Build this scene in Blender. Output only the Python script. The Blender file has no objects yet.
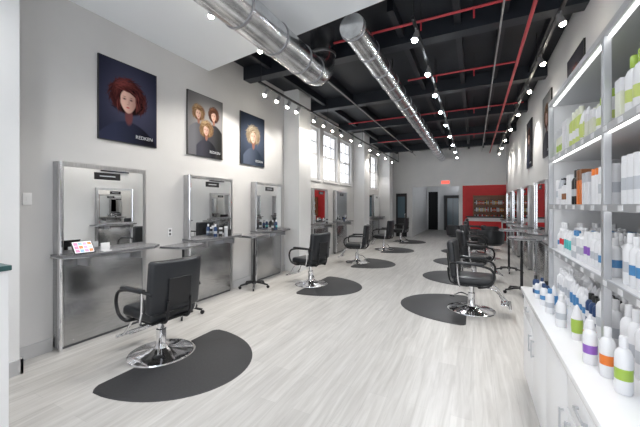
import bpy, bmesh, math, random
import numpy as np
from mathutils import Vector, Matrix
random.seed(7)
S = bpy.context.scene
S.view_settings.view_transform = 'Standard'
S.view_settings.exposure = 0.17

# ---------------- materials ----------------
def mat(name, col, rough=0.5, metal=0.0, emit=None, estr=0.0, spec=0.5, coat=0.0):
    m = bpy.data.materials.new(name); m.use_nodes = True
    b = m.node_tree.nodes['Principled BSDF']
    b.inputs['Base Color'].default_value = (*col, 1)
    b.inputs['Roughness'].default_value = rough
    b.inputs['Metallic'].default_value = metal
    b.inputs['Specular IOR Level'].default_value = spec
    b.inputs['Coat Weight'].default_value = coat
    if emit:
        b.inputs['Emission Color'].default_value = (*emit, 1)
        b.inputs['Emission Strength'].default_value = estr
    return m

def noisy(name, c1, c2, rough=0.6, metal=0.0, scale=(1,1,1), nscale=5, bump=0.0, r2=None):
    m = mat(name, c1, rough, metal)
    nt = m.node_tree; b = nt.nodes['Principled BSDF']
    tc = nt.nodes.new('ShaderNodeTexCoord'); mp = nt.nodes.new('ShaderNodeMapping')
    mp.inputs['Scale'].default_value = scale
    n = nt.nodes.new('ShaderNodeTexNoise'); n.inputs['Scale'].default_value = nscale; n.inputs['Detail'].default_value = 5
    r = nt.nodes.new('ShaderNodeValToRGB')
    r.color_ramp.elements[0].color = (*c1, 1); r.color_ramp.elements[1].color = (*c2, 1)
    r.color_ramp.elements[0].position = .3; r.color_ramp.elements[1].position = .7
    nt.links.new(tc.outputs['Object'], mp.inputs['Vector']); nt.links.new(mp.outputs[0], n.inputs['Vector'])
    nt.links.new(n.outputs['Fac'], r.inputs[0]); nt.links.new(r.outputs[0], b.inputs['Base Color'])
    if bump:
        bp = nt.nodes.new('ShaderNodeBump'); bp.inputs['Strength'].default_value = bump; bp.inputs['Distance'].default_value = .01
        nt.links.new(n.outputs['Fac'], bp.inputs['Height']); nt.links.new(bp.outputs[0], b.inputs['Normal'])
    return m

M = {}
M['wall'] = noisy('wall_paint_grey', (.585,.58,.58), (.62,.615,.615), .7, nscale=2)
M['wallw'] = noisy('wall_paint_white', (.77,.775,.78), (.81,.81,.815), .7, nscale=2)
M['soffit'] = mat('soffit_white', (.86,.89,.92), .7)
M['ceil'] = noisy('ceiling_dark', (.004,.006,.010), (.011,.014,.022), .6, nscale=1.5)
M['beam'] = mat('beam_dark', (.009,.011,.017), .5)
M['beam2'] = mat('beam_slate', (.015,.019,.027), .5)
M['red'] = noisy('red_paint', (.62,.02,.025), (.68,.03,.03), .5)
M['redpipe'] = mat('red_pipe', (.50,.04,.055), .4)
M['chrome'] = mat('chrome', (.85,.85,.87), .09, 1)
M['steel'] = noisy('brushed_steel', (.48,.48,.49), (.62,.62,.63), .28, 1, scale=(1,40,1), nscale=4)
M['steelp'] = noisy('steel_panel', (.38,.385,.39), (.47,.47,.475), .26, 1, scale=(1,3,30), nscale=3)
M['duct'] = noisy('galvanised_duct', (.50,.51,.53), (.80,.81,.82), .25, 1, nscale=6)
M['ductring'] = mat('duct_seam', (.4,.4,.42), .4, 1)
M['mirror'] = mat('mirror_glass', (.98,.99,.99), .0, 1)
M['leather'] = mat('black_vinyl', (.016,.018,.022), .33)
M['blackm'] = mat('black_metal', (.02,.02,.022), .35, .3)
M['mat'] = noisy('mat_rubber', (.026,.026,.028), (.036,.036,.039), .6, nscale=60, bump=.1)
M['white'] = mat('white_laminate', (.80,.80,.81), .3)
M['whiteg'] = mat('white_gloss_plastic', (.82,.82,.83), .2)
M['alu'] = mat('aluminium_post', (.56,.57,.59), .35, .6)
M['gap'] = mat('shadow_gap', (.12,.12,.13), .7)
M['ledge'] = mat('ledge_top', (.20,.20,.21), .25, .3)
M['base'] = mat('baseboard_grey', (.50,.50,.51), .5)
M['lamp'] = mat('lamp_face', (1,1,1), .5, emit=(1,.91,.76), estr=60)
M['lampc'] = mat('lamp_face_cool', (1,1,1), .5, emit=(.85,.93,1), estr=60)
M['lampbody'] = mat('lamp_body', (.35,.35,.36), .4, .5)
M['led'] = mat('led_strip', (1,1,1), .5, emit=(1,1,.97), estr=3)
M['exit'] = mat('exit_sign', (.9,.1,.1), .5, emit=(1,.15,.1), estr=1.0)
M['glassd'] = mat('door_glass', (.10,.16,.20), .1)
M['dark'] = mat('dark_void', (.01,.01,.012), .8)
M['wood'] = mat('warm_wood', (.30,.13,.06), .5)
M['teal'] = mat('dark_teal_top', (.03,.09,.09), .3)
M['scr1'] = mat('tablet_screen_pink', (.5,.15,.3), .2, emit=(.75,.3,.45), estr=.5)
M['scr2'] = mat('tablet_screen_blue', (.15,.3,.5), .2, emit=(.3,.5,.8), estr=.5)
M['scr3'] = mat('tablet_screen_white', (.7,.7,.75), .2, emit=(.8,.8,.85), estr=.4)
COL = {'bwhite':(.78,.78,.80),'bgreen':(.36,.52,.08),'borange':(.80,.20,.03),'bblue':(.08,.25,.5),'bpurple':(.28,.12,.5),
 'bblack':(.02,.02,.02),'bgrey':(.5,.52,.55),'bnavy':(.02,.05,.14),'bred':(.6,.03,.04),'blime':(.56,.64,.20),'bteal':(.1,.5,.5),'byellow':(.8,.6,.1),'bbrown':(.25,.1,.04),'bcream':(.74,.75,.62),'bsilver':(.52,.54,.58)}
for k,c in COL.items(): M[k] = mat('bottle_'+k[1:], c, .3)

# floor
def floor_mat():
    m = mat('grey_wood_plank_floor', (.7,.7,.7), .36); nt = m.node_tree; b = nt.nodes['Principled BSDF']
    N = nt.nodes.new; L = nt.links.new
    tc = N('ShaderNodeTexCoord'); sp = N('ShaderNodeSeparateXYZ'); cb = N('ShaderNodeCombineXYZ')
    L(tc.outputs['Object'], sp.inputs[0]); L(sp.outputs['Y'], cb.inputs['X']); L(sp.outputs['X'], cb.inputs['Y'])
    br = N('ShaderNodeTexBrick'); br.inputs['Scale'].default_value = 1; br.inputs['Brick Width'].default_value = 1.2
    br.inputs['Row Height'].default_value = .15; br.inputs['Mortar Size'].default_value = .001
    br.inputs['Color1'].default_value = (.575,.56,.54,1); br.inputs['Color2'].default_value = (.505,.492,.474,1)
    br.inputs['Mortar'].default_value = (.43,.42,.41,1); br.offset = .37
    L(cb.outputs[0], br.inputs['Vector'])
    mp = N('ShaderNodeMapping'); mp.inputs['Scale'].default_value = (1.0, 15, 1)
    L(cb.outputs[0], mp.inputs['Vector'])
    n = N('ShaderNodeTexNoise'); n.inputs['Scale'].default_value = 1.6; n.inputs['Detail'].default_value = 7; n.inputs['Roughness'].default_value = .58
    n.inputs['Distortion'].default_value = .7
    L(mp.outputs[0], n.inputs['Vector'])
    r = N('ShaderNodeValToRGB'); r.color_ramp.elements[0].position = .28; r.color_ramp.elements[1].position = .66
    r.color_ramp.elements[0].color = (.77,.76,.75,1); r.color_ramp.elements[1].color = (1.06,1.06,1.06,1)
    L(n.outputs['Fac'], r.inputs[0])
    mx = N('ShaderNodeMixRGB'); mx.blend_type = 'MULTIPLY'; mx.inputs[0].default_value = 1
    L(br.outputs['Color'], mx.inputs[1]); L(r.outputs[0], mx.inputs[2]); L(mx.outputs[0], b.inputs['Base Color'])
    return m
M['floor'] = floor_mat()

# ---------------- mesh builder ----------------
class MB:
    def __init__(s, name, top=True):
        s.name = name; s.bm = bmesh.new(); s.mats = []
    def mi(s, k):
        if k not in s.mats: s.mats.append(k)
        return s.mats.index(k)
    def _merge(s, t, k, mtx=None):
        i = s.mi(k)
        for f in t.faces: f.material_index = i
        if mtx is not None: bmesh.ops.transform(t, matrix=mtx, verts=t.verts)
        me = bpy.data.meshes.new('tmp'); t.to_mesh(me); t.free(); s.bm.from_mesh(me); bpy.data.meshes.remove(me)
    def box(s, x0,x1,y0,y1,z0,z1,k,bev=0,seg=2,mtx=None):
        t = bmesh.new(); bmesh.ops.create_cube(t, size=1)
        bmesh.ops.scale(t, vec=(abs(x1-x0),abs(y1-y0),abs(z1-z0)), verts=t.verts)
        bmesh.ops.translate(t, vec=((x0+x1)/2,(y0+y1)/2,(z0+z1)/2), verts=t.verts)
        if bev: bmesh.ops.bevel(t, geom=list(t.edges), offset=bev, segments=seg, profile=.5, affect='EDGES')
        s._merge(t,k,mtx); return s
    def lathe(s, c, prof, k, seg=24, mtx=None):
        rings=[]; bm=s.bm; base=Vector(c)
        for p in prof:
            ring=[]
            for j in range(seg):
                a=2*math.pi*j/seg
                v=Vector((max(p[0],1e-4)*math.cos(a),max(p[0],1e-4)*math.sin(a),p[1]))
                if mtx is not None: v=mtx@v
                ring.append(bm.verts.new(base+v))
            rings.append(ring)
        for i in range(len(prof)-1):
            kk = prof[i+1][2] if len(prof[i+1])>2 else k
            mi=s.mi(kk)
            for j in range(seg):
                f=bm.faces.new((rings[i][j],rings[i][(j+1)%seg],rings[i+1][(j+1)%seg],rings[i+1][j])); f.material_index=mi
        kb = prof[0][2] if len(prof[0])>2 else k; kt = prof[-1][2] if len(prof[-1])>2 else k
        f=bm.faces.new(rings[0][::-1]); f.material_index=s.mi(kb)
        f=bm.faces.new(rings[-1]); f.material_index=s.mi(kt)
        return s
    def cyl(s, a, b, r, k, seg=16, r2=None):
        a=Vector(a); b=Vector(b); d=b-a
        q=Vector((0,0,1)).rotation_difference(d.normalized()).to_matrix()
        return s.lathe(a, [(r,0),(r2 if r2 is not None else r, d.length)], k, seg, q)
    def tube(s, pts, r, k, seg=10):
        pts=[Vector(p) for p in pts]; bm=s.bm; rings=[]; mi=s.mi(k)
        up=None
        for i,p in enumerate(pts):
            t=(pts[min(i+1,len(pts)-1)]-pts[max(i-1,0)]).normalized()
            if up is None:
                up=Vector((0,0,1)) if abs(t.z)<.9 else Vector((1,0,0))
            x=t.cross(up).normalized(); y=x.cross(t).normalized(); up=y
            rings.append([bm.verts.new(p+x*math.cos(2*math.pi*j/seg)*r+y*math.sin(2*math.pi*j/seg)*r) for j in range(seg)])
        for i in range(len(pts)-1):
            for j in range(seg):
                f=bm.faces.new((rings[i][j],rings[i][(j+1)%seg],rings[i+1][(j+1)%seg],rings[i+1][j])); f.material_index=mi
        bm.faces.new(rings[0]).material_index=mi; bm.faces.new(rings[-1][::-1]).material_index=mi
        return s
    def prism(s, pts, z0, z1, k):
        bm=s.bm; mi=s.mi(k)
        a=[bm.verts.new((p[0],p[1],z0)) for p in pts]; b=[bm.verts.new((p[0],p[1],z1)) for p in pts]
        bm.faces.new(a[::-1]).material_index=mi; bm.faces.new(b).material_index=mi
        n=len(pts)
        for i in range(n): bm.faces.new((a[i],a[(i+1)%n],b[(i+1)%n],b[i])).material_index=mi
        return s
    def mesh(s, smooth=True, recalc=True):
        if recalc: bmesh.ops.recalc_face_normals(s.bm, faces=s.bm.faces)
        me=bpy.data.meshes.new(s.name); s.bm.to_mesh(me); s.bm.free()
        for k in s.mats: me.materials.append(M[k])
        if smooth:
            for p in me.polygons: p.use_smooth=True
            me.set_sharp_from_angle(angle=math.radians(35))
        return me
    def done(s, loc=(0,0,0), rz=0, parent=None, smooth=True, recalc=True):
        return inst(s.name, s.mesh(smooth,recalc), loc, rz, parent)
def inst(name, me, loc=(0,0,0), rz=0, parent=None):
    o=bpy.data.objects.new(name, me); S.collection.objects.link(o); o.location=loc; o.rotation_euler=(0,0,rz)
    if parent: o.parent=parent
    return o
def smooth_path(pts, n=6):
    P=[Vector(p) for p in pts]; out=[]
    for i in range(len(P)-1):
        p0=P[max(i-1,0)];p1=P[i];p2=P[i+1];p3=P[min(i+2,len(P)-1)]
        for j in range(n):
            t=j/n
            out.append(.5*((2*p1)+(-p0+p2)*t+(2*p0-5*p1+4*p2-p3)*t*t+(-p0+3*p1-3*p2+p3)*t**3))
    out.append(P[-1]); return out

XL=-3.9; XR=1.2; ZC=4.1; YF=-2.6; YB=15.0; YE=20.0

# ---------------- shell ----------------
MB('floor').box(XL-.2,XR+.2,YF-.2,YE+.2,-.1,0,'floor').done(smooth=False)
MB('ceiling').box(XL-.2,XR+.2,YF-.2,YE+.2,ZC,ZC+.15,'ceil').done(smooth=False)
wins=[(6.85,7.85),(8.1,9.1),(9.35,10.35),(11.5,12.4),(12.7,13.6)]
w=MB('wall_left'); y=YF-.2
for a,b in wins:
    w.box(XL-.25,XL,y,a,0,ZC,'wall'); w.box(XL-.25,XL,a,b,0,2.2,'wall'); w.box(XL-.25,XL,a,b,3.65,ZC,'wall'); y=b
w.box(XL-.25,XL,y,YB,0,ZC,'wall'); w.done(smooth=False)
for i,(a,b) in enumerate(wins):
    m=MB('window_%d'%(i+1)); x0=XL-.14; x1=XL-.08
    m.box(x0,x1,a,a+.06,2.2,3.65,'white').box(x0,x1,b-.06,b,2.2,3.65,'white').box(x0,x1,a+.06,b-.06,2.2,2.27,'white').box(x0,x1,a+.06,b-.06,3.58,3.65,'white')
    m.box(x0,x1,a+.06,b-.06,2.9,2.96,'white')
    for k in (1,2): 
        yy=a+(b-a)*k/3; m.box(x0+.01,x1-.01,yy-.014,yy+.014,2.27,3.58,'white')
    for zz in (2.58,3.27): m.box(x0+.012,x1-.012,a+.06,b-.06,zz-.014,zz+.014,'white')
    m.box(XL-.2,XL+.03,a-.04,b+.04,2.16,2.2,'white')
    m.done(smooth=False)
MB('wall_right').box(XR,XR+.2,YF-.2,YB,0,ZC,'wallw').done(smooth=False)
for i,(a,b,xx,mk) in enumerate([(6.0,6.55,-3.5,'wallw'),(10.6,11.2,-3.5,'wallw'),(13.9,14.5,-3.4,'wallw')]):
    MB('wall_pier_%d'%(i+1)).box(XL,xx,a,b,0,ZC,mk).done(smooth=False)
MB('wall_pier_4').box(XL,-3.62,-.4,1.28,0,ZC,'wallw').done(smooth=False)
m=MB('wall_front'); Y0,Y1=YF-.2,YF
m.box(XL,XR,Y0,Y1,0,.35,'wallw').box(XL,XR,Y0,Y1,3.4,ZC,'wallw').box(XL,XL+.3,Y0,Y1,.35,3.4,'wallw').box(XR-.3,XR,Y0,Y1,.35,3.4,'wallw').done(smooth=False)
m=MB('window_6');  # unseen front window, added to let soft light onto the foreground
for xx in (-3.6,-2.1,-.6,.84): m.box(xx,xx+.06,YF-.14,YF-.06,.35,3.4,'blackm')
m.box(-3.54,.84,YF-.13,YF-.07,.35,.41,'blackm').box(-3.54,.84,YF-.13,YF-.07,2.5,2.56,'blackm'); m.done(smooth=False)
MB('wall_back_left').box(XL,-2.6,YB,YB+.15,0,ZC,'wallw').done(smooth=False)
MB('wall_corridor_left').box(-2.75,-2.6,YB+.15,YE,0,ZC,'wallw').done(smooth=False)
MB('wall_back_red').box(-.45,XR,YB,YB+.15,0,2.35,'red').done(smooth=False)
MB('wall_corridor_right').box(-.6,-.45,YB,YE,0,2.35,'wallw').done(smooth=False)
MB('wall_bulkhead').box(-2.6,XR,YB,YB+.2,2.35,ZC,'wallw').done(smooth=False)
MB('wall_back').box(-2.6,-.45,YE,YE+.15,0,ZC,'wallw').done(smooth=False)
MB('ceiling_corridor').box(-2.6,-.45,YB+.2,YE,2.7,2.8,'wallw').done(smooth=False)
d=MB('door_1'); yb=YE-.05
d.box(-1.62,-.6,yb-.02,YE-.001,0,2.08,'gap').box(-1.55,-.67,yb-.06,yb-.02,.02,2.02,'blackm').box(-1.42,-.8,yb-.07,yb-.055,.25,1.9,'glassd').box(-1.12,-1.10,yb-.08,yb-.06,.25,1.9,'blackm').cyl((-.74,yb-.09,.95),(-.74,yb-.09,1.15),.012,'chrome').done(smooth=False)
d=MB('dark_opening'); d.box(-2.5,-1.95,YE-.06,YE-.001,0,2.3,'dark').box(-2.56,-2.5,YE-.08,YE-.001,0,2.36,'white').box(-1.95,-1.89,YE-.08,YE-.001,0,2.36,'white').box(-2.5,-1.95,YE-.08,YE-.001,2.3,2.36,'white').done(smooth=False)  # black slab in a white frame stands for the unlit opening
d=MB('door_3'); d.box(-3.35,-2.85,YB-.06,YB-.001,0,2.05,'blackm',.004).box(-3.27,-2.93,YB-.075,YB-.055,.9,1.9,'glassd').cyl((-2.92,YB-.1,.9),(-2.92,YB-.1,1.1),.012,'chrome').done(smooth=False)
e=MB('exit_sign'); e.box(-1.35,-.95,YB-.05,YB,2.42,2.62,'white',.005).box(-1.32,-.98,YB-.056,YB-.048,2.45,2.59,'exit').done(smooth=False)
MB('baseboard_left').box(XL,XL+.02,1.28,1.63,0,.13,'base').box(XL,XL+.02,2.6,3.24,0,.13,'base').box(XL,XL+.02,4.21,4.81,0,.13,'base').box(XL,XL+.02,5.78,6.0,0,.13,'base').box(XL,XL+.02,9.71,10.6,0,.13,'base').done(smooth=False)
MB('baseboard_pier').box(-3.62,-3.6,-.4,1.3,0,.13,'base').box(XL+.02,-3.6,1.28,1.3,0,.13,'base').done(smooth=False)
MB('ceiling_soffit').prism([(XL,YF),(XR,YF),(XR,2.98),(-.86,3.29),(XL,3.75)],3.7,3.98,'soffit').done(smooth=False)

for i,yy in enumerate([4.6,6.9,9.2,11.5,13.8]):
    MB('ceiling_beam').box(XL,XR,yy,yy+.2,3.86,ZC,'beam2').done(smooth=False)
m=MB('ceiling_joists')
for xx in (-3.3,-2.6,-.95,-.2,.35,.95):
    m.box(xx-.04,xx+.04,3.9,YB,3.95,ZC,'beam')
m.done(smooth=False)
m=MB('ceiling_conduit')
m.tube([(.3,3.6,3.77),(.3,14.8,3.77)],.012,'lampbody',8); m.tube([(-2.4,4.2,3.77),(-2.4,14.8,3.77)],.012,'lampbody',8)
for yy in (5.2,8.9,12.6):
    for xx in (.3,-2.4): m.cyl((xx,yy,3.77),(xx,yy,4.1),.005,'blackm',6)
m.done()

# ---------------- ducts ----------------
def duct(name, pts, r, seams):
    m=MB(name); m.tube(pts,r,'duct',32)
    for p,q in seams: m.cyl(p,q,r+.009,'ductring',32)
    return m
R=.185; dx=-2.02; dz=3.38; ys=3.84; rr=.32
arc=[(dx,ys+rr*math.sin(t),dz+rr*(1-math.cos(t))) for t in [math.pi/2*i/8 for i in range(9)]]
m=duct('large_spiral_duct',[(dx,YF+.2,dz),(dx,2,dz),(dx,3,dz)]+arc+[(dx,ys+rr,4.1)],R,
  [((dx,yy,dz),(dx,yy+.02,dz)) for yy in [-1,.2,1.1,1.7,2.3,2.9,3.45,3.8]]+[((dx,ys+rr,3.72),(dx,ys+rr,3.75))])
m.done()
m=duct('long_spiral_duct',[(-1.3,3.45,3.62),(-1.3,8,3.62),(-1.3,14.98,3.62)],.15,
  [((-1.3,yy,3.62),(-1.3,yy+.018,3.62)) for yy in [3.5+k*.6 for k in range(19)]])
for yy in (5.5,8.5,11,13.5): m.box(-1.31,-1.29,yy,yy+.02,3.76,4.1,'blackm')
m.done()
m=MB('sprinkler_pipe'); m.tube([(.6,3.2,3.72),(.6,5,3.72),(.6,14.98,3.72)],.022,'redpipe')
for yy,xa,xb in ((4.07,-1.8,.6),(5.9,-1.1,.6),(8.3,-3.2,1.0),(11.3,-3.2,1.0)):
    m.tube([(xa,yy,3.82),(xb,yy,3.82)],.016,'redpipe')
    for xx in (max(xa,-1)+.4,.0):
        m.cyl((xx,yy,3.7),(xx,yy,3.82),.01,'redpipe',8)
        m.cyl((xx,yy,3.82),(xx,yy,4.1),.005,'blackm',6)
m.done()

# ---------------- track lights ----------------
def track(name, x, y0, y1, z, heads, aim, power, zt=ZC, lampk='lamp', col=(1,.95,.87), hs=.85):
    m=MB(name)
    m.box(x-.018,x+.018,y0,y1,z,z+.03,'blackm')
    n=max(2,int((y1-y0)/2.2))
    for i in range(n+1):
        yy=y0+.05+(y1-y0-.1)*i/n; m.cyl((x,yy,z+.03),(x,yy,zt),.006,'blackm',6)
    L=[]
    for j,yy in enumerate(heads):
        d=(Vector(aim)+Vector((random.uniform(-.15,.15),random.uniform(-.25,.15),0))).normalized(); c=Vector((x,yy,z-.10))
        m.cyl((x,yy,z),(x,yy,z-.09),.009,'lampbody',8)
        a=c-d*.07; b=c+d*.05
        m.cyl(a,b,.026,'lampbody',14,.04)
        q=Vector((0,0,1)).rotation_difference(d).to_matrix()
        m.lathe(b,[(.037*hs,0),(.034*hs,.012),(.025*hs,.022),(.010*hs,.028)],lampk,14,q)
        L.append((b+d*.05,d))
    o=m.done()
    for p,d in L:
        l=bpy.data.lights.new('spot_lamp','SPOT'); l.energy=power; l.spot_size=math.radians(100); l.spot_blend=.75; l.shadow_soft_size=.04; l.color=col
        lo=bpy.data.objects.new('spot_lamp',l); S.collection.objects.link(lo); lo.location=p
        lo.rotation_euler=Vector((0,0,-1)).rotation_difference(d).to_euler(); lo.parent=o
track('track_light_rail',-3.15,4.1,14.6,3.5,[4.3,4.65,5.0,5.35,6.1,6.6,7.1,7.7,8.4,9.2,10.2,11.2,12.3,13.4],(-.45,-.25,-1),42)
track('track_light_rail',-.62,3.6,14.6,3.6,[3.8,4.9,5.9,7.0,8.2,9.6,11,12.5,14],(-.12,-.3,-1),85,lampk='lampc',col=(.97,.985,1),hs=1.0)
track('track_light_rail',.85,3.4,14.6,3.62,[4.2,5.3,6.5,8,9.5,11,12.5,13.8],(.30,-.2,-1),52)  # nearest heads are added to brighten the right wall
track('track_light_rail',-2.5,2.2,3.6,3.67,[2.45,3.3],(-.5,.1,-1),40,zt=3.7)
for (x,y) in [(-3.0,.6),(-1.1,2.2),(-1.1,.6),(.6,1.9),(.6,.4),(-3,-.9),(-1,-1)]:  # added fill lamps set in the soffit, out of view above
    m=MB('fill_downlight'); m.lathe((0,0,0),[(.075,0),(.075,.006),(.06,.006),(.055,.004,'lamp')],'whiteg',20)
    o=m.done(loc=(x,y,3.693))
    l=bpy.data.lights.new('fill_lamp','SPOT'); l.energy=(34 if x>0 else 58); l.spot_size=math.radians(150); l.spot_blend=1; l.shadow_soft_size=.07; l.color=(.98,.99,1)
    lo=bpy.data.objects.new('fill_lamp',l); S.collection.objects.link(lo); lo.location=(0,0,-.02); lo.parent=o

# ---------------- styling station ----------------
def station_mesh(W=.95):
    m=MB('styling_station'); D=.09
    m.box(0,D,0,W,.03,.96,'steelp',.004).box(.01,D-.02,.03,W-.03,0,.03,'gap')
    m.box(D,D+.004,.0,.055,.03,1.95,'steel').box(D,D+.004,W-.04,W,.03,1.95,'steel')
    m.box(0,D,0,W,.99,1.95,'steel',.003)
    m.box(D,D+.004,.055,W-.04,1.90,1.95,'steel').box(D,D+.004,.055,W-.04,.99,1.03,'steel')
    m.box(D,D+.003,.055,W-.04,1.03,1.90,'mirror')
    m.cyl((D+.02,.02,0),(D+.02,.02,1.95),.017,'chrome',10)
    m.prism([(0,-.02),(0,W+.12),(.20,W+.12),(.34,W-.05),(.34,.15),(.24,-.02)],.965,.99,'ledge')
    m.prism([(0,-.02),(0,W+.12),(.203,W+.123),(.343,W-.05),(.343,.15),(.243,-.023)],.957,.965,'steel')
    m.box(D,.30,.18,.2,.86,.957,'steel').box(D,.30,W-.2,W-.18,.86,.957,'steel')
    m.box(D+.003,D+.005,W*.36,W*.66,1.79,1.87,'blackm').box(D+.005,D+.0055,W*.42,W*.60,1.825,1.838,'bgrey')
    return m.mesh()
SM=station_mesh()
LY=[1.64,3.25,4.82,7.25,8.75,11.6,12.75]
for yy in LY: inst('styling_station',SM,(XL+.001,yy,0),0)
for yy in (4.6,6.55,8.5,10.5,12.5): inst('styling_station',SM,(XR-.001,yy+.95,0),math.pi)

# ---------------- salon chair ----------------
def chair_mesh():
    m=MB('salon_chair')
    m.lathe((0,0,0),[(.30,0),(.305,.008),(.30,.018),(.24,.03),(.13,.045),(.07,.07),(.052,.10),(.048,.11),(.048,.25),(.034,.255),(.034,.37),(.05,.375)],'chrome',40)
    m.box(-.16,.16,-.13,.13,.365,.385,'blackm',.006)
    m.box(-.21,.23,-.22,.22,.385,.405,'blackm',.006)
    m.box(-.22,.27,-.245,.245,.405,.51,'leather',.038,4)
    T=Matrix.Translation((-.235,0,.50))@Matrix.Rotation(math.radians(-6),4,'Y')
    t=bmesh.new(); bmesh.ops.create_cube(t,size=1)
    bmesh.ops.scale(t,vec=(.085,.54,.50),verts=t.verts); bmesh.ops.translate(t,vec=(0,0,.235),verts=t.verts)
    bmesh.ops.bevel(t,geom=list(t.edges),offset=.032,segments=4,profile=.5,affect='EDGES')
    bmesh.ops.subdivide_edges(t,edges=[e for e in t.edges if abs(e.verts[0].co.y-e.verts[1].co.y)>.3],cuts=8,use_grid_fill=True)
    for v in t.verts: v.co.x+=.55*v.co.y**2
    m._merge(t,'leather',T)
    m.box(-.05,-.042,-.12,.12,.05,.32,'blackm',.003,1,T)
    for sy in (-.12,.12): m.tube(smooth_path([(-.1,sy,.385),(-.24,sy,.39),(-.285,sy,.46),(-.30,sy,.6)]),.012,'blackm')
    for s in (-1,1):
        y=.285*s
        m.tube(smooth_path([(.10,.2*s,.39),(.12,y,.40),(.24,y,.44),(.29,y,.55),(.25,y,.65),(.12,y,.69),(-.05,y,.70),(-.2,y*.97,.70),(-.25,y*.9,.68)]),.016,'blackm')
        m.tube(smooth_path([(-.12,.2*s,.39),(-.13,y,.40),(-.15,y,.52),(-.16,y,.70)]),.012,'chrome')
        m.box(-.17,.17,y-.03,y+.03,.692,.725,'leather',.012,3)
    for s in (-1,1): m.tube(smooth_path([(.16,.1*s,.37),(.30,.1*s,.34),(.40,.12*s,.2),(.47,.13*s,.13)]),.011,'chrome')
    m.tube([(.47,-.2,.13),(.47,.2,.13)],.017,'chrome'); m.box(.36,.46,-.12,.12,.15,.162,'chrome',.004)
    m.tube(smooth_path([(-.04,.02,.2),(-.16,.12,.2),(-.27,.2,.12)]),.009,'chrome'); m.box(-.32,-.25,.18,.24,.105,.125,'blackm',.006)
    return m.mesh()
CM=chair_mesh()
Lch=[(-2.84,2.10,-4),(-2.78,5.2,-12),(-2.74,7.7,10),(-2.72,10.3,-5),(-2.7,12.9,0)]
Rch=[(-.03,4.93,-4),(-.0,6.99,14),(.0,8.9,-8),(.02,10.9,5),(.02,12.9,0)]
for x,y,a in Lch: inst('salon_chair',CM,(x,y,0.0),math.pi+math.radians(a))
for x,y,a in Rch: inst('salon_chair',CM,(x,y,0.0),math.radians(a))
def tub_mesh():
    m=MB('tub_chair')
    m.lathe((0,0,0),[(.24,0),(.24,.015),(.06,.04),(.035,.06),(.035,.36),(.08,.38)],'chrome',24)
    m.lathe((0,0,0),[(.24,.38),(.27,.40),(.27,.47),(.24,.50)],'leather',28)
    bm=m.bm; mi=m.mi('leather'); n=24; rows=[]
    for i in range(n+1):
        t=math.radians(60+240*i/n); hgt=.80 if 4<i<20 else .66+.14*min(i,n-i)/4
        c,s=math.cos(t),math.sin(t)
        rows.append([bm.verts.new((r*c,r*s,z)) for r,z in ((.27,.42),(.32,.44),(.345,hgt-.03),(.33,hgt),(.29,hgt),(.265,hgt-.04))])
    for i in range(n):
        for c in range(6): bm.faces.new((rows[i][c],rows[i][(c+1)%6],rows[i+1][(c+1)%6],rows[i+1][c])).material_index=mi
    bm.faces.new(rows[0]).material_index=mi; bm.faces.new(rows[-1][::-1]).material_index=mi
    return m.mesh()
TB=tub_mesh()
for x,y,a in ((.42,9.9,1.2),(.55,11.9,.6),(-.55,11.9,2.0)): inst('tub_chair',TB,(x,y,0),a)

def mat_mesh():
    m=MB('anti_fatigue_mat')
    A=.70; B=.93; n=40
    def pt(t): return (B*abs(math.cos(t))**.92, A*math.sin(t))
    full=[pt(-math.pi/2+math.pi*i/n) for i in range(n+1)]
    full=[p for p in full if p[0]>.10]
    outer=[(0,-A*.90),(.02,-A*.955),(.055,-A*.99)]+full+[(.055,A*.99),(.02,A*.955),(0,A*.90)]
    r=.325; t0=math.acos(.06/r)
    notch=[(-.06+r*math.cos(t), r*math.sin(t)) for t in [t0-2*t0*i/20 for i in range(21)]]
    bm=m.bm; mi=m.mi('mat'); inner=notch[::-1]
    def samp(P,k,n):
        f=k/n*(len(P)-1); i=int(min(f,len(P)-2)); u=f-i
        return (P[i][0]*(1-u)+P[i+1][0]*u, P[i][1]*(1-u)+P[i+1][1]*u)
    N=len(outer)-1; rows=[]
    for k in range(N+1):
        o=outer[k]; i=samp(inner,k,N); mid=((o[0]*.965+i[0]*.035),(o[1]*.965+i[1]*.035))
        rows.append([bm.verts.new((o[0],o[1],0)),bm.verts.new((o[0],o[1],.003)),bm.verts.new((mid[0],mid[1],.014)),bm.verts.new((i[0],i[1],.014)),bm.verts.new((i[0],i[1],0))])
    for k in range(N):
        for c in range(5):
            bm.faces.new((rows[k][c],rows[k+1][c],rows[k+1][(c+1)%5],rows[k][(c+1)%5])).material_index=mi
    bm.faces.new(rows[0]).material_index=mi; bm.faces.new(rows[-1]).material_index=mi
    return m.mesh()
MM=mat_mesh()
for x,y,a in Lch: inst('anti_fatigue_mat',MM,(x+.06,y,0),0)
for x,y,a in Rch[:4]: inst('anti_fatigue_mat',MM,(x-.06,y,0),math.pi)

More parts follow.
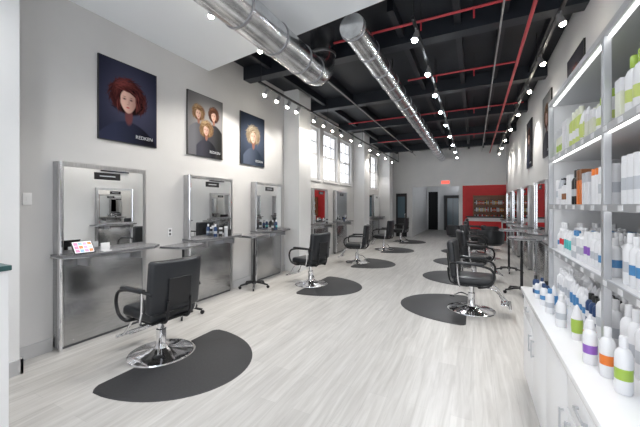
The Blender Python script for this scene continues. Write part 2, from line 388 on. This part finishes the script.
def table_mesh():
    m=MB('rolling_side_table')
    for i in range(5):
        a=2*math.pi*i/5+.3; c,s=math.cos(a),math.sin(a)
        m.tube([(0,0,.10),(.12*c,.12*s,.09),(.26*c,.26*s,.06)],.016,'blackm',8)
        m.cyl((.26*c-.012*s,.26*s+.012*c,.027),(.26*c+.012*s,.26*s-.012*c,.027),.027,'blackm',12)
        m.cyl((.26*c,.26*s,.04),(.26*c,.26*s,.07),.008,'chrome',8)
    m.lathe((0,0,0),[(.035,.07),(.035,.12),(.022,.13),(.022,.6),(.015,.6),(.015,.93),(.05,.935)],'blackm',16)
    m.prism([(-.17,-.24),(.14,-.24),(.19,-.19),(.19,.19),(.14,.24),(-.17,.24)],.935,.955,'ledge')
    m.prism([(-.175,-.245),(.145,-.245),(.195,-.195),(.195,.195),(.145,.245),(-.175,.245)],.925,.935,'steel')
    return m.mesh()
TM=table_mesh()
for x,y,a in [(-3.58,4.52,0),(-3.58,2.98,.2),(.72,6.2,3.14),(.7,8.1,3.1),(-3.58,6.9,0)]: inst('rolling_side_table',TM,(x,y,0),a)

# ---------------- posters (photographic style, coloured per vertex) ----------------
M['frame']=mat('poster_frame',(.02,.02,.02),.5)
pm=bpy.data.materials.new('portrait_print'); pm.use_nodes=True
at=pm.node_tree.nodes.new('ShaderNodeAttribute'); at.attribute_name='Col'
pb=pm.node_tree.nodes['Principled BSDF']; pm.node_tree.links.new(at.outputs['Color'],pb.inputs['Base Color'])
pb.inputs['Roughness'].default_value=.8; pb.inputs['Specular IOR Level'].default_value=.08
M['print']=pm
NX,NY=180,240
class Paint:
    def __init__(s,asp,c0,c1,gx=.5,gy=.6):
        s.asp=asp; xs=np.linspace(0,1,NX+1); ys=np.linspace(0,asp,NY+1)
        s.X,s.Y=np.meshgrid(xs,ys,indexing='ij'); g=np.exp(-(((s.X-gx)/.5)**2+((s.Y-gy*asp)/.6)**2))
        s.I=np.array(c0)[None,None]*(1-g[...,None])+np.array(c1)[None,None]*g[...,None]
    def put(s,mask,col):
        mask=np.clip(mask,0,1)[...,None]; s.I=s.I*(1-mask)+np.array(col)*mask
    def ell(s,cx,cy,rx,ry,soft=.15,rot=0):
        x=s.X-cx;y=s.Y-cy;c,sn=math.cos(rot),math.sin(rot); u=(x*c+y*sn)/rx; v=(-x*sn+y*c)/ry
        return np.clip((1-np.sqrt(u*u+v*v))/soft,0,1)
    def strand(s,cx,cy,l,w,rot,col,curve=0.0,alpha=.8):
        x=s.X-cx;y=s.Y-cy;c,sn=math.cos(rot),math.sin(rot); u=(x*c+y*sn)/l; v=(-x*sn+y*c)/w-curve*l/w*u*u
        s.put(np.clip((1-np.sqrt(u*u+v*v))/.7,0,1)*alpha,col)
    def hair(s,cx,cy,rx,ry,dark,light,seed,n=150,jit=.35,top=.25):
        rng=np.random.RandomState(seed); dark=np.array(dark); light=np.array(light)
        s.put(s.ell(cx,cy,rx*.95,ry*.95,.12),dark)
        for i in range(n):
            t=rng.uniform(-.9,math.pi+.9); r=rng.uniform(.5,1.0)
            x=cx+rx*r*math.cos(t); y=cy+ry*r*math.sin(t)
            hl=math.exp(-((t-2.0)/.7)**2)*math.exp(-((r-.75)/.22)**2)
            k=min(1,max(0,rng.uniform(0,.35)+.65*hl))
            tang=math.atan2(ry*math.cos(t),-rx*math.sin(t))
            s.strand(x,y,rx*rng.uniform(.22,.42),rx*rng.uniform(.03,.055),tang+rng.uniform(-jit,jit),dark*(1-k)+light*k,-.32)
    def face(s,cx,cy,sc,skin,sh,lips=(.45,.04,.06),rot=0):
        s.put(s.ell(cx+.04*sc,cy-sc*1.05,sc*.30,sc*.65,.35),np.array(sh))
        x=(s.X-cx)/sc; y=(s.Y-cy)/sc
        wid=.56-.20*np.clip(-y-.1,0,1)**1.2
        m=np.clip((1-np.sqrt((x/wid)**2+((y+.1)/.80)**2))/.13,0,1)
        li=np.clip(.80-.85*x+.12*y,0,1)[...,None]
        s.put(m,np.array(sh)*(1-li)+np.array(skin)*li)
        for q in (-.24,.19):
            s.put(s.ell(cx+q*sc,cy+.03*sc,sc*.18,sc*.13,.9)*.55,(.14,.05,.05))
            s.put(s.ell(cx+q*sc,cy+.01*sc,sc*.11,sc*.045,.6),(.015,.012,.02))
            s.put(s.ell(cx+q*sc,cy+.17*sc,sc*.15,sc*.03,.8)*.8,(.06,.025,.02))
        s.put(s.ell(cx+.05*sc,cy-.16*sc,sc*.05,sc*.20,.9)*.45,np.array(sh))
        s.put(s.ell(cx-.02*sc,cy-.30*sc,sc*.10,sc*.035,.9)*.6,np.array(sh)*.6)
        s.put(s.ell(cx-.02*sc,cy-.50*sc,sc*.15,sc*.06,.6),lips)
    def fringe(s,cx,cy,sc,dark,light,seed,side=1):
        rng=np.random.RandomState(seed); dark=np.array(dark); light=np.array(light)
        for i in range(34):
            a=rng.uniform(-.62,.62); k=rng.uniform(0,1)**1.8
            s.strand(cx+a*sc,cy+(.60-.55*max(0,side*a))*sc+rng.uniform(-.07,.10)*sc,sc*.30,sc*.05,side*(-.25-.9*max(0,side*a))*1.0,dark*(1-k)+light*k,0,.9)
        for q in (-1,1):
            for i in range(20):
                k=rng.uniform(0,.7)
                s.strand(cx+q*sc*rng.uniform(.50,.72),cy+sc*rng.uniform(-.55,.35),sc*.30,sc*.045,math.pi/2+q*rng.uniform(-.1,.3),dark*(1-k)+light*k,0,.9)
    def shoulders(s,cx,cy,sc,col,col2):
        m=np.clip((cy-sc*1.35-.35*sc*((s.X-cx)/sc)**2*.9-s.Y)/.03,0,1)*np.clip((1.9-np.abs(s.X-cx)/sc)/.1,0,1)
        li=np.clip(.6-.5*(s.X-cx)/sc,0,1)[...,None]
        s.put(m,np.array(col)*(1-li)+np.array(col2)*li)
def person(p,cx,cy,sc,dark,light,skin,sh,c1,c2,seed,hw=1.15,hh=1.15,jit=.35,side=1,n=150):
    p.hair(cx+.05*sc,cy+.12*sc,sc*hw,sc*hh,dark,light,seed,n,jit)
    p.shoulders(cx,cy,sc,c1,c2); p.face(cx,cy,sc,skin,sh); p.fringe(cx,cy,sc,dark,light,seed+1,side)
def poster(side,y0,y1,z0,z1,P,txt='REDKEN',tsize=.062):
    W=y1-y0; H=z1-z0; m=MB('portrait_poster'); sx=1 if side=='L' else -1; x=XL if side=='L' else XR
    m.box(x+sx*.001,x+sx*.022,y0-.008,y1+.008,z0-.008,z1+.008,'frame')
    par=m.done(smooth=False)
    vs=[];fs=[]
    for i in range(NX+1):
        for j in range(NY+1):
            yy=y0+W*i/NX if side=='L' else y1-W*i/NX
            vs.append((x+sx*.0235,yy,z0+H*j/NY))
    for i in range(NX):
        for j in range(NY):
            a=i*(NY+1)+j; fs.append((a,a+NY+1,a+NY+2,a+1))
    me=bpy.data.meshes.new('print_sheet'); me.from_pydata(vs,[],fs); me.materials.append(M['print'])
    ca=me.color_attributes.new('Col','FLOAT_COLOR','POINT')
    arr=np.ones(((NX+1)*(NY+1),4),dtype=np.float32); arr[:,:3]=np.clip(P.I.reshape(-1,3)*.85,0,1); ca.data.foreach_set('color',arr.ravel())
    inst('print_sheet',me,parent=par)
    if txt:
        c=bpy.data.curves.new('lettering','FONT'); c.body=txt; c.size=tsize; c.extrude=.0005
        o=bpy.data.objects.new('lettering',c); S.collection.objects.link(o); o.data.materials.append(M['bgrey'])
        if side=='L': o.rotation_euler=(math.pi/2,0,math.pi/2); o.location=(XL+.0245,y0+W*.60,z0+.07)
        else: o.rotation_euler=(math.pi/2,0,-math.pi/2); o.location=(XR-.0245,y0+W*.40,z0+.07)
        o.parent=par
A1=.97/.72
sk=(.78,.50,.42); sh=(.13,.045,.05)
p1=Paint(A1,(.012,.013,.028),(.07,.075,.13)); person(p1,.47,.74,.27,(.010,.003,.004),(.26,.06,.055),sk,sh,(.006,.006,.012),(.03,.035,.07),3,1.25,1.22,.4,1,260)
poster('L',2.07,2.79,2.28,3.25,p1)
p2=Paint(A1,(.13,.125,.13),(.34,.33,.33))
person(p2,.28,.92,.14,(.14,.065,.03),(.58,.40,.22),(.75,.5,.4),(.3,.14,.1),(.05,.05,.06),(.18,.18,.2),5,1.3,1.35,.3)
person(p2,.72,.96,.14,(.04,.015,.012),(.28,.12,.06),(.75,.5,.4),(.3,.14,.1),(.02,.02,.02),(.06,.06,.07),9,1.25,1.4,.3,-1)
person(p2,.50,.60,.15,(.16,.08,.035),(.62,.45,.26),(.75,.5,.4),(.3,.14,.1),(.015,.015,.02),(.06,.06,.08),12,1.35,1.4,.35)
poster('L',3.31,4.03,2.28,3.25,p2)
p3=Paint(A1,(.016,.022,.035),(.07,.09,.14)); person(p3,.5,.78,.22,(.18,.12,.07),(.66,.58,.44),(.74,.5,.4),(.25,.12,.09),(.02,.03,.05),(.09,.11,.16),15,1.35,1.25,.6,-1,200)
poster('L',4.5,5.22,2.28,3.25,p3)
A2=1.1/.72
p4=Paint(A2,(.02,.02,.03),(.08,.08,.1)); person(p4,.5,.95,.24,(.01,.004,.004),(.2,.06,.05),sk,sh,(.01,.01,.02),(.05,.06,.1),31,1.3,1.4)
p5=Paint(A2,(.2,.2,.21),(.45,.44,.43)); person(p5,.5,.95,.24,(.08,.04,.02),(.4,.22,.11),sk,sh,(.03,.03,.04),(.1,.1,.12),41,1.3,1.4)
for y0,pp in ((4.75,p4),(6.5,p5),(8.5,p4)): poster('R',y0,y0+.72,2.4,3.5,pp)

# ---------------- right cabinet ----------------
CX=.38; CY0=-1.0; CY1=3.16; CZ=.80
m=MB('display_cabinet')
m.box(CX+.05,XR-.002,CY0,CY1-.02,0,.08,'gap').box(CX+.02,XR-.002,CY0,CY1-.01,.08,CZ-.035,'white').box(CX-.02,XR-.002,CY0-.02,CY1+.01,CZ-.035,CZ,'whiteg',.004)
doors=[CY1-.012-i*.46 for i in range(10)]
for i in range(9):
    a=doors[i+1]+.004; b=doors[i]-.004
    if i%3==0:
        m.box(CX,CX+.02,a,b,.585,CZ-.045,'white',.002).box(CX,CX+.02,a,b,.085,.577,'white',.002)
        m.box(CX-.02,CX-.012,(a+b)/2-.06,(a+b)/2+.06,.67,.68,'alu')
        for q in (-.055,.055): m.box(CX-.014,CX,(a+b)/2+q-.004,(a+b)/2+q+.004,.67,.68,'alu')
    else:
        m.box(CX,CX+.02,a,b,.085,CZ-.045,'white',.002)
    hy = a+.05 if i%2==0 else b-.05
    m.box(CX-.022,CX-.014,hy-.005,hy+.005,.42,.54,'alu')
    for q in (.425,.53): m.box(CX-.016,CX,hy-.004,hy+.004,q,q+.008,'alu')
m.box(CX+.018,CX+.0205,CY0,CY1-.012,.08,CZ-.035,'gap')
m.done()
UX=.55; UY=[3.12,1.93,.74,-.45]
m=MB('product_shelving_unit')
UT=2.30
for yy in UY:
    m.box(UX,UX+.03,yy-.018,yy+.018,CZ,UT,'alu',.002)
m.box(UX+.03,XR-.002,UY[0]-.012,UY[0]+.012,CZ,UT,'white')
m.box(UX,XR-.002,UY[-1],UY[0]+.02,UT,UT+.035,'alu',.003)
m.box(XR-.02,XR-.002,UY[-1],UY[0],CZ,UT,'white')
SZ=[1.15,1.5,1.87]
for z in SZ:
    m.box(UX+.005,XR-.02,UY[-1],UY[0]-.012,z-.022,z,'white')
    m.box(UX-.004,UX+.005,UY[-1],UY[0],z-.03,z+.004,'alu')
    m.box(UX+.02,UX+.035,UY[-1]+.05,UY[0]-.05,z-.028,z-.022,'led')
    # price tickets clipped on the shelf edge
    yy=UY[-1]+.1
    while yy<UY[0]-.1:
        m.box(UX-.006,UX-.004,yy,yy+.045,z-.026,z-.002,'bwhite'); yy+=.17
m.box(UX+.02,UX+.035,UY[-1]+.05,UY[0]-.05,UT-.006,UT,'led')
m.done(smooth=False)

def bottle(m,x,y,z,kind,body,lab,cap,h=.2,r=.03):
    if kind=='b':
        m.lathe((x,y,z),[(r*.9,0,body),(r,.008,body),(r,h*.25,body),(r*1.005,h*.26,lab),(r*1.005,h*.45,lab),(r,h*.46,body),(r,h*.68,body),(r*.75,h*.76,body),(r*.42,h*.8,body),(r*.5,h*.81,cap),(r*.5,h*.98,cap),(r*.4,h,cap)],body,14)
    elif kind=='p':
        m.lathe((x,y,z),[(r*.95,0,body),(r,.01,body),(r,h*.2,body),(r*1.005,h*.21,lab),(r*1.005,h*.42,lab),(r,h*.43,body),(r,h*.68,body),(r*.5,h*.74,body),(r*.5,h*.8,cap),(r*.15,h*.81,cap),(r*.15,h*.93,cap),(r*.35,h*.94,cap),(r*.3,h,cap)],body,14)
        m.box(x-r*1.1,x,y-.006,y+.006,z+h*.94,z+h*.98,cap)
    elif kind=='c':
        m.lathe((x,y,z),[(r,0,body),(r,h*.3,body),(r*1.005,h*.31,lab),(r*1.005,h*.55,lab),(r,h*.56,body),(r,h*.82,body),(r*.97,h*.825,cap),(r*.95,h,cap)],body,14)
    elif kind=='t':
        m.lathe((x,y,z),[(r*.75,0,cap),(r*.75,h*.2,cap),(r*.9,h*.21,body),(r,h*.4,lab),(r*.95,h*.6,lab),(r*.6,h*.85,body),(r*.15,h,body)],body,14)
    elif kind=='x':
        m.box(x-r,x+r,y-r*.8,y+r*.8,z,z+h*.7,body,.002,1).box(x-r*1.01,x+r*1.01,y-r*.81,y+r*.81,z+h*.7,z+h,cap,.002,1)
def row(name,z,x,y0,y1,gen,step=.085,rows=3,dxr=.1):
    m=MB(name); y=y0
    while y<y1:
        k,hs=gen((y-y0)/(y1-y0)); k=(*k[:4],k[4]*hs,k[5])
        for r_ in range(rows):
            bottle(m,x+r_*dxr,y+random.uniform(-.004,.004),z,*k)
        y+=2*k[5]+random.uniform(.004,.012)
    m.done()
def pick(seq,per=.2):
    st={'last':-1,'k':None,'h':1}
    def g(t):
        i=int(t/per)
        if i!=st['last']: st['last']=i; st['k']=seq[i%len(seq)]; st['h']=random.choice([.86,.95,1,1.08,1.16])
        return st['k'],st['h']
    return g
X0=UX+.065
bays=[(UY[1]+.06,UY[0]-.05),(UY[2]+.06,UY[1]-.05),(UY[3]+.06,UY[2]-.05)]
top=[('b','bwhite','blime','bgreen',.23,.032),('x','bcream','blime','bwhite',.18,.036),('t','bwhite','blime','bwhite',.2,.032),('b','blime','bwhite','bcream',.24,.032),('x','bwhite','blime','bwhite',.2,.036),('p','bcream','bgreen','bwhite',.25,.032)]
r2=[('c','bwhite','bsilver','bwhite',.2,.028),('c','bwhite','bwhite','borange',.2,.024),('x','bwhite','bwhite','bsilver',.2,.03),('x','borange','borange','bbrown',.19,.026),('b','bblack','bgrey','bblack',.2,.028),('c','bwhite','bwhite','bwhite',.22,.028),('p','bwhite','bbrown','bblack',.21,.028),('t','bsilver','bwhite','bwhite',.18,.026)]
r3=[('b','bwhite','bblue','bwhite',.2,.028),('b','bwhite','bsilver','bwhite',.21,.028),('c','bwhite','bpurple','bwhite',.2,.026),('p','bwhite','bsilver','bwhite',.22,.03),('b','bsilver','bwhite','bblue',.19,.028),('t','bwhite','bteal','bwhite',.18,.028),('b','bwhite','bred','bwhite',.2,.028)]
r4=[('b','bwhite','bsilver','bwhite',.24,.032),('b','bnavy','bwhite','bblack',.17,.027),('b','bwhite','bblue','bwhite',.2,.028),('t','bwhite','bblue','bwhite',.18,.03),('p','bwhite','bsilver','bwhite',.22,.03)]
for bi,(a,b) in enumerate(bays):
    for z,seq,per in ((1.87,top,.16),(1.5,r2,.12),(1.15,r3,.13),(CZ,r4 if bi==0 else r4[3:]+r4[:1]+r4[2:3],.16)):
        s=seq[bi:]+seq[:bi]
        row('hair_product_bottle_row',z+.0005,X0,a,b,pick(s,per),.069,4,.09)
m=MB('hair_product_bottle_group')
front=[(.44,2.98,('b','bnavy','bwhite','bblack',.14,.02)),(.47,2.90,('b','bwhite','bblue','bnavy',.14,.02)),(.43,2.82,('b','bwhite','bblue','bnavy',.14,.02)),(.47,2.74,('b','bnavy','bwhite','bblack',.15,.022)),(.44,2.65,('b','bwhite','bblue','bnavy',.15,.024)),(.48,2.56,('t','bwhite','bblue','bwhite',.16,.024)),
 (.44,2.46,('b','bwhite','bsilver','bblue',.16,.024)),(.48,2.34,('b','bwhite','bblue','bwhite',.17,.024)),(.45,2.22,('b','bwhite','bsilver','bwhite',.18,.026)),
 (.48,2.04,('t','bwhite','bgreen','bwhite',.18,.026)),(.49,1.88,('t','bwhite','borange','bwhite',.18,.026)),(.46,1.76,('b','bwhite','bpurple','bwhite',.19,.026)),(.49,1.66,('b','bwhite','borange','bwhite',.2,.026)),(.5,1.54,('b','bwhite','bgreen','bwhite',.21,.027))]
for x,y,k in front: bottle(m,x,y,CZ,*k)
m.done()

# ---------------- left desk (corner) ----------------
m=MB('reception_counter'); m.box(-3.2,-2.44,-.6,.79,0,.06,'gap').box(-3.22,-2.42,-.6,.81,.06,1.12,'white',.004).box(-3.24,-2.41,-.62,.82,1.12,1.15,'teal',.004).done(smooth=False)
m=MB('reception_desk'); m.box(-.25,1.0,13.9,14.35,0,1.0,'white',.01).box(-.3,1.05,13.85,14.4,1.0,1.04,'blackm',.006).box(-.2,.95,13.88,13.9,.15,.85,'red').done(smooth=False)
m=MB('product_display_shelf'); m.box(-.02,1.18,YB-.22,YB,.9,.93,'wood')
for z in (1.2,1.5,1.88): m.box(-.02,1.18,YB-.2,YB,z,z+.025,'wood')
m.box(-.04,-.01,YB-.22,YB,.9,1.93,'wood').box(1.155,1.185,YB-.22,YB,.9,1.93,'wood').box(0,1.16,YB-.02,YB,.93,1.9,'bbrown')
m.box(.56,.59,YB-.2,YB,.93,1.9,'wood').done(smooth=False)
m=MB('hair_colour_tube_row')
for z in (.93,1.225,1.525):
    x=.04
    while x<1.12:
        k=random.choice(['borange','byellow','bwhite','bwhite','bblack','bred','bgrey'])
        if abs(x-.575)>.035: bottle(m,x,YB-.15,z,'b',k,'bwhite','bblack',random.uniform(.17,.22),.022)
        x+=.055
m.done()

zt=.99
m=MB('tablet_computer')
T=Matrix.Translation((XL+.24,1.80,zt+.068))@Matrix.Rotation(math.radians(55),4,'Y')
m.box(-.075,.075,-.1,.1,-.005,.005,'blackm',.004,2,T).box(-.065,.065,-.088,.088,.005,.0062,'scr3',0,1,T)
for i in range(3):
    for j in range(4): m.box(-.056+i*.04,-.022+i*.04,-.08+j*.042,-.044+j*.042,.0062,.007,['scr1','scr2','scr1','borange'][(i*2+j)%4],0,1,T)
m.box(XL+.16,XL+.23,1.75,1.85,zt,zt+.012,'whiteg').box(XL+.18,XL+.2,1.78,1.82,zt+.01,zt+.06,'whiteg').done()
m=MB('card_holder'); m.box(XL+.2,XL+.215,1.99,2.08,zt,zt+.09,'whiteg',.002).box(XL+.19,XL+.26,1.99,2.08,zt,zt+.008,'whiteg').done()
def cans(name,x,y,n,seed):
    rnd=random.Random(seed); m=MB(name)
    for i in range(n):
        bottle(m,x+rnd.uniform(-.04,.05),y+i*.085,zt,rnd.choice('bcp'),rnd.choice(['bblack','bnavy','bgrey']),rnd.choice(['bgrey','bblack','bteal']),rnd.choice(['bblack','bwhite']),rnd.uniform(.14,.22),.028)
    m.done()
cans('styling_spray_bottle_group',XL+.2,3.72,4,1); cans('styling_spray_bottle_group',XL+.2,5.2,3,2); cans('styling_spray_bottle_group',XL+.2,7.7,3,4); cans('styling_spray_bottle_group',XL+.2,9.1,3,6)
m=MB('light_switch'); m.box(XL,XL+.008,1.40,1.47,1.5,1.62,'whiteg',.002).box(XL+.008,XL+.012,1.425,1.445,1.54,1.58,'white').done()
m=MB('wall_outlet'); m.box(XL,XL+.008,2.98,3.05,1.05,1.17,'whiteg',.002).box(XL+.008,XL+.01,3.0,3.03,1.07,1.10,'gap').box(XL+.008,XL+.01,3.0,3.03,1.12,1.15,'gap').done()

# ---------------- world ----------------
w=bpy.data.worlds.new('world'); S.world=w; w.use_nodes=True
bg=w.node_tree.nodes['Background']; bg.inputs[0].default_value=(.91,.95,1,1); bg.inputs[1].default_value=2.8
l=bpy.data.lights.new('fill_window_portal','AREA'); l.shape='RECTANGLE'; l.size=4.5; l.size_y=3.05; l.cycles.is_portal=True  # sampling portal across the added front window
o=bpy.data.objects.new('fill_window_portal',l); S.collection.objects.link(o); o.location=(-1.35,YF-.22,1.87); o.rotation_euler=(math.pi/2,0,0)

c=bpy.data.cameras.new('camera'); c.sensor_width=36; c.lens=310/640*36; c.shift_y=-8.5/640; c.clip_start=.05; c.clip_end=100
co=bpy.data.objects.new('camera',c); S.collection.objects.link(co); co.location=(0,0,1.5); co.rotation_euler=(math.pi/2,0,math.atan(154/310))
S.camera=co
